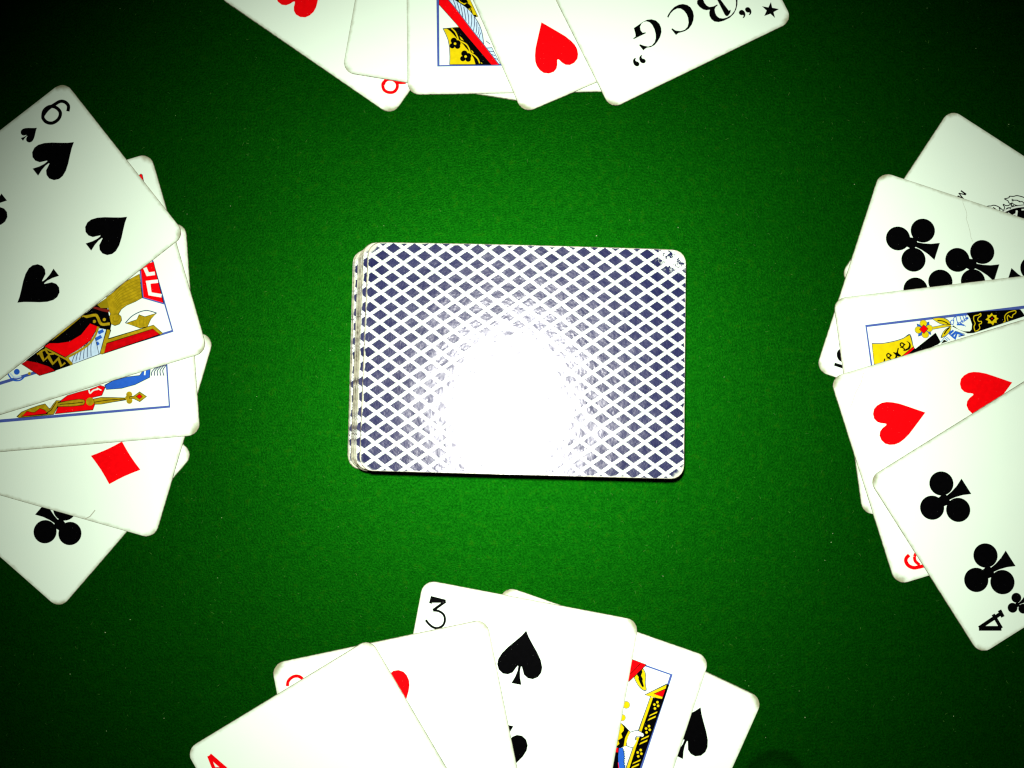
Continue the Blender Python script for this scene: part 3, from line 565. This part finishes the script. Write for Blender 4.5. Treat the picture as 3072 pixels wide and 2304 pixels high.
        ['staff', [["P","K",0,[[19.64,27.8],[22.4,28.34],[22.05,6.26],[19.23,5.28]]],["P","Y",0,[[18.71,27.73],[19.67,27.81],[19.47,17.36],[18.53,17.45]]],["P","Y",0,[[18.59,15.6],[19.5,15.82],[19.51,6.0],[18.48,5.02]]],["S","N",0,0.139,0,[[18.68,27.72],[18.53,17.45]]],["S","N",0,0.139,0,[[18.59,15.6],[18.57,5.05]]],["S","K",0,0.517,0,[[22.44,32.73],[22.35,28.16],[21.95,6.22]]],["D","Y",0.36,[21.11,26.92]],["D","Y",0.36,[20.5,25.98]],["D","Y",0.36,[21.63,26.0]],["D","Y",0.36,[21.0,24.99]],["P","Y",0,[[19.97,22.1],[20.23,22.91],[21.97,24.6],[22.0,23.88]]],["P","Y",0,[[20.0,20.76],[20.22,21.67],[21.94,23.3],[21.99,22.55]]],["D","Y",0.36,[20.99,19.69]],["D","Y",0.36,[20.38,18.76]],["D","Y",0.36,[21.51,18.77]],["D","Y",0.36,[20.88,17.77]],["P","Y",0,[[19.86,14.88],[20.11,15.7],[21.85,17.38],[21.88,16.66]]],["P","Y",0,[[19.89,13.55],[20.11,14.45],[21.83,16.08],[21.87,15.33]]],["D","Y",0.36,[20.87,12.48]],["D","Y",0.36,[20.27,11.55]],["D","Y",0.36,[21.39,11.57]],["D","Y",0.36,[20.77,10.56]],["P","Y",0,[[19.74,7.69],[19.99,8.5],[21.73,10.18],[21.77,9.46]]],["P","Y",0,[[19.77,6.36],[19.99,7.26],[21.71,8.89],[21.75,8.14]]],["D","Y",0.36,[20.76,5.29]],["D","Y",0.36,[20.15,4.36]],["D","Y",0.36,[21.28,4.38]],["D","Y",0.36,[20.65,3.38]],["P","Y",0,[[19.63,0.51],[19.88,1.32],[21.62,2.99],[21.65,2.28]]],["P","Y",0,[[19.65,-0.82],[19.87,0.08],[21.59,1.7],[21.63,0.96]]]]],
        ['gold_button', [["D","N",1.09,[12.85,23.27]],["D","Y",0.97,[12.85,23.27]]]],
        ['gold_button', [["D","N",0.99,[12.94,19.46]],["D","Y",0.88,[12.94,19.46]]]],
        ['sleeve', [["P","K",0,[[12.85,17.97],[14.26,17.53],[16.3,16.47],[15.8,14.85],[15.98,11.8],[14.98,11.04],[13.76,10.93],[13.16,13.93]]],["P","Y",0,[[12.85,17.97],[14.32,17.03],[14.54,16.07],[14.13,15.1],[14.89,14.12],[13.91,12.95],[14.6,12.15],[13.82,11.05],[13.16,13.93]]],["P","Y",0,[[15.77,16.49],[16.55,16.35],[16.3,14.6],[16.63,12.24],[15.76,11.83],[15.45,14.31]]],["S","N",1,0.139,0,[[16.55,16.35],[16.3,14.6],[16.63,12.24]]]]],
        ['hand', [["P","W",0,[[16.52,16.44],[18.11,17.34],[20.06,17.15],[20.4,16.75],[20.25,16.28],[19.37,16.08],[18.62,15.82],[18.4,14.92],[18.9,14.68],[18.52,12.37],[17.08,12.29],[16.36,13.18],[16.27,14.8]]],["S","N",1,0.159,0,[[16.46,16.32],[18.09,17.4],[19.59,17.3]]],["S","N",1,0.159,0,[[19.87,16.15],[18.61,15.86],[18.33,15.1],[18.71,14.61]]],["S","N",1,0.159,0,[[16.4,13.19],[16.86,12.31],[18.52,12.37]]]]],
        ['blue_robe', [["P","B",0,[[14.68,10.98],[15.89,11.46],[15.92,11.06],[16.26,10.97],[16.17,10.63],[16.68,10.49],[16.45,10.1],[16.92,9.96],[16.69,9.57],[17.2,9.33],[16.91,8.92],[17.38,8.77],[17.13,8.27],[17.54,8.1],[17.26,7.7],[17.82,7.48],[17.54,7.07],[18.01,6.92],[18.39,4.99],[16.7,4.4],[15.32,8.47]]],["P","R",0,[[13.91,10.78],[14.67,11.04],[15.04,9.61],[14.13,9.51]]],["P","K",0,[[14.13,9.51],[14.88,9.77],[16.79,4.43],[14.91,3.78]]],["S","R",0,0.159,0,[[15.88,7.01],[17.07,4.53]]]]],
    ],
    'R1': [
        ['letter', [["S","K",0,0.288,0,[[-11.55,-27.47],[-11.48,-25.46]]],["S","K",0,0.231,0,[[-11.31,-25.53],[-10.55,-27.52]]],["S","K",0,0.231,0,[[-10.57,-27.62],[-9.8,-25.42]]],["S","K",0,0.26,0,[[-9.63,-27.45],[-9.84,-25.36]]]]],
        ['leaf_crest', [["P","K",0,[[-12.25,-13.91],[-13.87,-13.06],[-15.41,-12.34],[-17.16,-10.89],[-19.47,-8.09],[-14.29,-4.82],[-13.87,-7.28],[-13.12,-9.19],[-12.79,-11.53]]],["S","W",1,0.346,0,[[-12.48,-13.3],[-14.27,-12.47],[-16.15,-11.1],[-17.66,-9.5],[-18.98,-7.78]]],["S","W",1,0.26,0,[[-13.58,-8.11],[-14.56,-7.03],[-15.77,-5.75]]],["S","W",0,0.375,0,[[-15.89,-9.91],[-13.44,-8.71]]],["S","W",0,0.317,0,[[-13.69,-11.76],[-13.61,-8.98]]],["S","W",0,0.231,0,[[-13.67,-10.21],[-15.0,-9.52]]],["S","W",0,0.288,0,[[-16.87,-8.83],[-18.11,-7.23]]],["S","K",1,0.187,0,[[-16.75,-15.06],[-17.86,-14.06],[-18.35,-14.11],[-19.03,-13.09],[-19.78,-12.37],[-20.23,-11.29],[-20.47,-10.42],[-20.71,-8.87]]],["S","K",1,0.187,0,[[-16.77,-14.9],[-16.9,-13.79],[-16.56,-13.24],[-16.64,-12.6],[-17.06,-12.36],[-16.95,-11.61],[-17.28,-10.45]]],["S","K",1,0.187,0,[[-18.03,-13.14],[-18.04,-12.47],[-18.62,-11.47],[-18.65,-10.64],[-19.13,-9.92],[-18.83,-9.05]]],["S","K",1,0.187,0,[[-17.86,-12.35],[-17.54,-12.83]]],["S","K",1,0.187,0,[[-18.61,-10.44],[-18.82,-10.91]]],["S","K",1,0.187,0,[[-11.69,-18.17],[-12.15,-17.95],[-12.66,-17.24],[-13.24,-16.76],[-13.6,-15.96],[-13.73,-14.85],[-13.59,-13.74],[-13.46,-13.15]]],["S","K",1,0.187,0,[[-11.57,-18.09],[-11.62,-17.1],[-11.95,-15.94],[-12.05,-14.47]]],["S","K",1,0.187,0,[[-12.61,-16.53],[-12.64,-15.7],[-12.34,-14.83]]],["S","K",1,0.187,0,[[-12.62,-14.15],[-13.31,-14.42],[-13.52,-14.89]]],["S","K",1,0.187,0,[[-13.71,-13.3],[-14.61,-13.53],[-14.99,-14.28],[-15.25,-14.28],[-15.26,-13.61],[-15.74,-12.89],[-16.8,-12.36],[-16.1,-12.09],[-16.7,-11.45]]],["S","K",1,0.187,0,[[-14.35,-12.86],[-14.9,-12.7],[-15.29,-12.26],[-15.28,-11.74]]]]],
    ],
    'L1': [
        ['numeral', [["S","K",1,0.79,0,[[-22.8,38.92],[-24.08,40.11],[-25.7,40.04],[-26.86,38.99],[-27.19,37.07],[-27.34,34.38],[-26.72,32.09]]],["S","K",1,0.79,1,[[-26.51,31.8],[-27.68,33.12],[-27.74,35.11],[-26.49,36.55],[-24.6,36.96],[-23.34,36.3],[-22.63,34.69],[-22.93,32.75],[-24.23,31.58],[-25.71,31.41]]]]],
    ],
    'B3': [
        ['numeral', [["S","K",0,0.674,0,[[-28.22,37.64],[-28.18,38.87],[-24.04,39.11]]],["S","K",0,0.606,0,[[-24.04,39.11],[-27.13,35.88]]],["S","K",1,0.505,0,[[-27.13,35.88],[-25.5,35.98],[-23.92,35.26],[-23.26,33.76],[-23.58,32.18],[-24.93,31.18],[-26.31,31.22],[-27.64,31.92],[-28.67,32.81]]]]],
    ],
    'R5': [
        ['numeral', [["S","K",0,1.071,0,[[24.45,-39.88],[28.04,-34.02]]],["S","K",0,0.857,0,[[24.4,-39.76],[24.17,-31.59]]],["S","K",0,0.785,0,[[28.04,-34.02],[23.17,-33.89]]],["S","K",0,0.857,0,[[23.13,-31.54],[25.39,-31.75]]]]],
    ],
    'R4': [
        ['numeral', [["S","R",1,0.777,0,[[24.19,-37.64],[24.81,-38.72],[25.74,-39.13],[27.08,-38.75],[28.08,-37.48],[28.31,-35.78],[28.38,-34.39]]],["S","R",1,0.676,0,[[25.01,-36.31],[26.35,-36.49],[27.83,-35.63]]],["S","R",1,0.676,0,[[25.01,-36.31],[23.97,-35.09],[24.13,-33.37],[25.79,-32.49],[27.39,-33.0],[28.38,-34.39]]]]],
        ['crease', [["S","C",0,0.19,0,[[-30.15,-34.14],[-27.47,-35.75],[-25.2,-38.14],[-22.75,-39.92],[-21.42,-41.01]]]]],
    ],
    'B2': [
        ['numeral', [["S","R",1,0.674,0,[[-28.14,36.9],[-27.64,38.21],[-26.53,39.0],[-25.29,39.21],[-24.18,38.78],[-23.5,37.86],[-23.63,36.37],[-25.78,34.12],[-27.42,32.77]]]]],
    ],
    'B1': [
        ['numeral', [["S","R",0,1.04,0,[[-26.16,39.06],[-23.66,31.75]]],["S","R",0,0.763,0,[[-26.36,39.06],[-27.24,33.11]]],["S","R",0,0.624,0,[[-26.9,35.06],[-24.25,33.47]]]]],
    ],
    'T1': [
        ['numeral', [["S","R",1,0.672,1,[[23.94,-37.82],[23.96,-36.83],[24.42,-35.78],[25.83,-35.04],[27.22,-35.3],[28.03,-36.45],[27.87,-37.92],[26.62,-38.89],[25.12,-38.95]]],["S","R",1,0.672,0,[[24.15,-37.92],[23.98,-35.84],[25.35,-33.67],[27.73,-32.26]]],["S","R",1,0.672,0,[[25.83,-35.04],[27.38,-34.85],[29.17,-33.61]]]]],
    ],
    'R2': [
        ['numeral', [["P","K",0,[[27.44,-39.38],[27.29,-34.95],[28.35,-34.77],[28.37,-39.29]]]]],
        ['numeral', [["S","K",1,0.858,1,[[25.07,-38.89],[23.9,-39.02],[23.0,-38.11],[22.59,-36.45],[23.27,-35.34],[24.58,-35.22],[25.72,-36.35],[25.95,-37.92]]]]],
        ['crease', [["S","C",0,0.126,0,[[-31.08,-18.13],[-30.21,-17.81],[-29.38,-17.19],[-28.1,-16.13],[-27.08,-15.6],[-25.94,-15.46],[-24.25,-14.28],[-22.9,-13.42],[-20.99,-12.46],[-19.96,-11.55]]]]],
        ['scratch', [["S","W",0,0.224,0,[[-19.24,-11.04],[-18.17,-10.27],[-17.45,-9.75],[-16.66,-9.22]]]]],
    ],
    'L4': [
        ['crease', [["S","C",0,0.404,0,[[31.38,22.12],[30.23,23.41],[27.99,24.36]]]]],
    ],
}

# ------------------------------------------------------------------ the cloth on the table
def table_cloth():
    bm = bmesh.new()
    bmesh.ops.create_grid(bm, x_segments=8, y_segments=8, size=0.45)
    me = bpy.data.meshes.new('felt')
    bm.to_mesh(me); bm.free()
    me.materials.append(M_FELT)
    o = obj('table_felt', me)
    tag(o, 'green felt cloth covering the card table', None, None, 'structure')
    return o
table_cloth()

def lint():
    rnd = random.Random(11)
    v, f, kind = [], [], []
    for i in range(1500):
        x, y = rnd.uniform(-165, 165), rnd.uniform(-130, 130)
        a = rnd.uniform(0, math.pi)
        dot = rnd.random() < .06
        l, w = (rnd.uniform(.07, .17), rnd.uniform(.06, .10)) if dot else (rnd.uniform(.15, .55), rnd.uniform(.02, .035))
        b = len(v)
        bend = rnd.uniform(-.6, .6)
        for k in (-1, 0, 1):
            cx, cy = x + math.cos(a + bend * k) * l * k, y + math.sin(a + bend * k) * l * k
            ww = w if k == 0 else w * .5
            px, py = -math.sin(a) * ww, math.cos(a) * ww
            h = .10 if k == 0 else .02
            v += [((cx - px) * MM, (cy - py) * MM, h * MM), ((cx + px) * MM, (cy + py) * MM, h * MM)]
        f += [[b, b + 2, b + 3, b + 1], [b + 2, b + 4, b + 5, b + 3]]
        kind += [0 if dot else 1] * 2
    me = bpy.data.meshes.new('lint')
    me.from_pydata(v, [], f)
    me.materials.append(lint_material('lint', (0.10, 0.26, 0.05), (0.40, 0.46, 0.26)))
    me.materials.append(lint_material('felt_fibre', (0.010, 0.085, 0.004), (0.050, 0.150, 0.012)))
    for p, k in zip(me.polygons, kind):
        p.material_index = k
    o = obj('lint', me)
    tag(o, 'tiny pale specks of lint caught in the green felt', None, None, 'stuff')
lint()

# ------------------------------------------------------------------ the four fans of cards
def frame_print():
    p = Print()
    p.stroke('V', 0.66, [(22.45, 35.65), (-22.45, 35.65), (-22.45, -35.65), (22.45, -35.65)], True)
    return p

def build_card(key):
    x, y, rot, s, lay = POSES[key]
    label, group, pips, court = CARDS[key]
    z = ((lay - 1) * (CT + GAP) + 0.05) * MM
    card = obj('playing_card', card_mesh('playing_card', s, M_PAPER, hash_seed(key)), None, (x * MM, y * MM, z), rot)
    tag(card, label, 'playing card', group)
    for suit, px, py, up, k in pips:
        nm = suit + '_pip' if k > 0.7 else 'suit_mark'
        obj(nm, pip_mesh(suit, s, k), card, (px * s * MM, py * s * MM, Z_INK), 0.0 if up else math.pi)
    host, layer = card, 0
    if court:
        p = frame_print()
        host = obj('court_picture', p.mesh('court_frame', s, Z_INK), card)
        layer = 1
    for name, elems in ART.get(key, []):
        p = Print()
        p.layer = layer
        for e in elems:
            if e[0] == 'P':
                shape = catmull(e[3], True) if e[2] else [tuple(q) for q in e[3]]
                p.poly(e[1], shape)
                if court and e[1] in 'YODRLB':
                    p.stroke('K', 0.15, shape, True)      # the engraved outline of the court picture
            elif e[0] == 'S':
                pts = [tuple(q) for q in e[5]]
                p.stroke(e[1], e[3] * (1.35 if name == 'numeral' else 0.7 if name == 'crease' else 1.6 if key == 'R1' else 1.25), catmull(pts, bool(e[4])) if e[2] and len(pts) > 2 else pts, bool(e[4]))
            else:
                p.disc(e[1], e[2], e[3])
        layer = p.layer
        loose = name in ('numeral', 'crease', 'scratch', 'letter', 'quote_mark', 'star_mark', 'leaf_crest')
        obj(name, p.mesh(name, s, Z_INK), card if loose else host)
    return card

def hash_seed(key):
    return sum(ord(c) * (i + 3) for i, c in enumerate(key))

TOP, LEFT, RIGHT, BOTTOM = ('hand of cards fanned along the far edge of the felt', 'hand of cards fanned beside the six of spades',
                            'hand of cards fanned beside the four of clubs', 'hand of cards fanned along the near edge of the felt')
CARDS = {
    # label, group, pips (suit, x, y, upright, size), court card?
    'T1': ('nine of hearts lying lowest in the upper fan, its red 9 at the corner', TOP, [('heart', -11.4, -28.0, False, 1), ], False),
    'T2': ('blank-looking white card tucked between the nine of hearts and a court card', TOP, [], False),
    'T3': ('court card with blue frame, red band and yellow clover panel in the upper fan', TOP, [], True),
    'T4': ('white card showing one red heart, between a court card and the lettered card', TOP, [('heart', -15.9, -28.9, False, 1)], False),
    'T5': ('white card with large black BCG lettering and a black star', TOP, [], False),
    'L1': ('six of spades lying topmost over two court cards', LEFT, [('spade', -13.75, 26.75, True, 1), ('spade', 15.65, 25.4, True, 1), ('spade', 15.65, -2.6, False, 1),
           ('spade', -13.6, -1.0, False, 1), ('spade', 15.6, -28.0, False, 1), ('spade', -24.75, 25.1, True, 0.39)], False),
    'L2': ('king with golden collar and red and black robe, under the six of spades', LEFT, [], True),
    'L3': ('court card with blue hair and a golden sceptre, above the diamond card', LEFT, [], True),
    'L4': ('white card with one red diamond and a creased edge', LEFT, [('diamond', 12.8, 26.2, True, 1)], False),
    'L5': ('club card peeping out lowest, beneath the red diamond card', LEFT, [('club', 12.0, 26.75, True, 1)], False),
    'R1': ('white card with a black leafy crest, partly under the ten of clubs', RIGHT, [], False),
    'R2': ('ten of clubs with a crack running into one black pip', RIGHT, [('club', -13.8, -28.7, False, 1), ('club', -13.3, -10.1, False, 1), ('club', -0.9, -19.2, False, 1),
           ('club', -13.4, 9.6, True, 1), ('club', 14.6, -28.0, False, 1)], False),
    'R3': ('queen holding a yellow flower with red centre, black sleeve, blue frame', RIGHT, [], True),
    'R4': ('six of hearts with two red hearts showing, under the four of clubs', RIGHT, [('heart', -13.8, -27.9, False, 1), ('heart', -14.9, -0.9, False, 1)], False),
    'R5': ('four of clubs lying topmost over the six of hearts', RIGHT, [('club', -13.75, -27.85, False, 1.03), ('club', 11.75, -28.3, False, 1.03), ('club', 24.6, -26.0, False, 0.42)], False),
    'B1': ('red ace lying topmost at the end of the lower fan, mostly blank', BOTTOM, [], False),
    'B2': ('two of hearts half hidden between the red ace and the three of spades', BOTTOM, [('heart', -0.1, 27.6, True, 1)], False),
    'B3': ('three of spades with black 3 in the corner of the lower fan', BOTTOM, [('spade', 0.2, 27.5, True, 1), ('spade', 0.1, 0.4, False, 1)], False),
    'B4': ('court card with black and yellow staff and blue robe, under the three of spades', BOTTOM, [], True),
    'B5': ('spade card lying lowest in the lower fan, one large spade half covered', BOTTOM, [('spade', 16.2, 26.5, True, 1)], False),
}
for key in CARDS:
    build_card(key)

# ------------------------------------------------------------------ the face-down stock in the middle
def deck():
    x, y, rot, s, hd = DECK
    rnd = random.Random(5)
    me = card_mesh('deck_card', s, M_BACK, 4, 800.0)
    TILT = math.radians(2.2)
    n = 40
    pitch = (hd - CT - 31.5 * s * math.sin(TILT)) / (n - 1)
    c, sn = math.cos(rot), math.sin(rot)
    first = None
    for i in range(n):                                 # 0 = bottom card
        k = n - 1 - i                                  # cards below the top one
        if k == 0: ly = 0.0
        elif k < 4: ly = 0.12 * k
        elif k == 4: ly = 1.55
        elif k <= 31: ly = 1.75 + (k - 5) * 0.11
        else: ly = 5.45 + (k - 32) * 0.11
        lx = 0.25 * math.sin(k * 0.35)
        if k > 4:
            ly += rnd.uniform(-.07, .07)
            lx += rnd.uniform(-.12, .12)
        lx += 0.05 * min(k, 12) / 12
        # long axis of the card runs across the table; +y of the card points away from the slipped side
        wx, wy = c * lx - sn * (ly), sn * lx + c * (ly)
        rr = rot + (rnd.uniform(-.003, .003) if k > 1 else 0) + (0.006 if k > 31 else 0)
        lift = TILT * max(0, 14 - k) / 14                 # the uppermost cards ride up a little at the near side
        loc = ((x + wx) * MM, (y + wy) * MM, (i * pitch + 31.5 * s * math.sin(lift) + 0.03) * MM)
        if first is None:
            first = o = obj('playing_card', me, None, loc, rr)
            o.rotation_euler.y = lift
        else:
            o = first.copy()
            COL.objects.link(o)
            o.location, o.rotation_euler = loc, (0, lift, rr)
        top = k == 0
        if top: lab = 'uppermost card of the face-down stack, navy diamond lattice back shining under the flash'
        elif k == 4: lab = 'face-down card jutting out just beneath the shining top card, strip of lattice showing'
        elif k < 4: lab = 'face-down card flush under the shining top card of the stack'
        elif k <= 31: lab = 'card in the slanting middle of the face-down stack, only its worn edge showing'
        elif k == 32: lab = 'face-down card topping the slipped-out lower block of the stack, strip of lattice showing'
        elif k == n - 1: lab = 'lowest card of the face-down stack, lying on the green felt'
        else: lab = 'card in the slipped-out lower block of the face-down stack'
        tag(o, lab, 'playing card', 'cards stacked face down in the middle of the felt')
        if top:
            o.data = card_mesh('top_card', s, M_BACK, 9, 800.0)
deck()
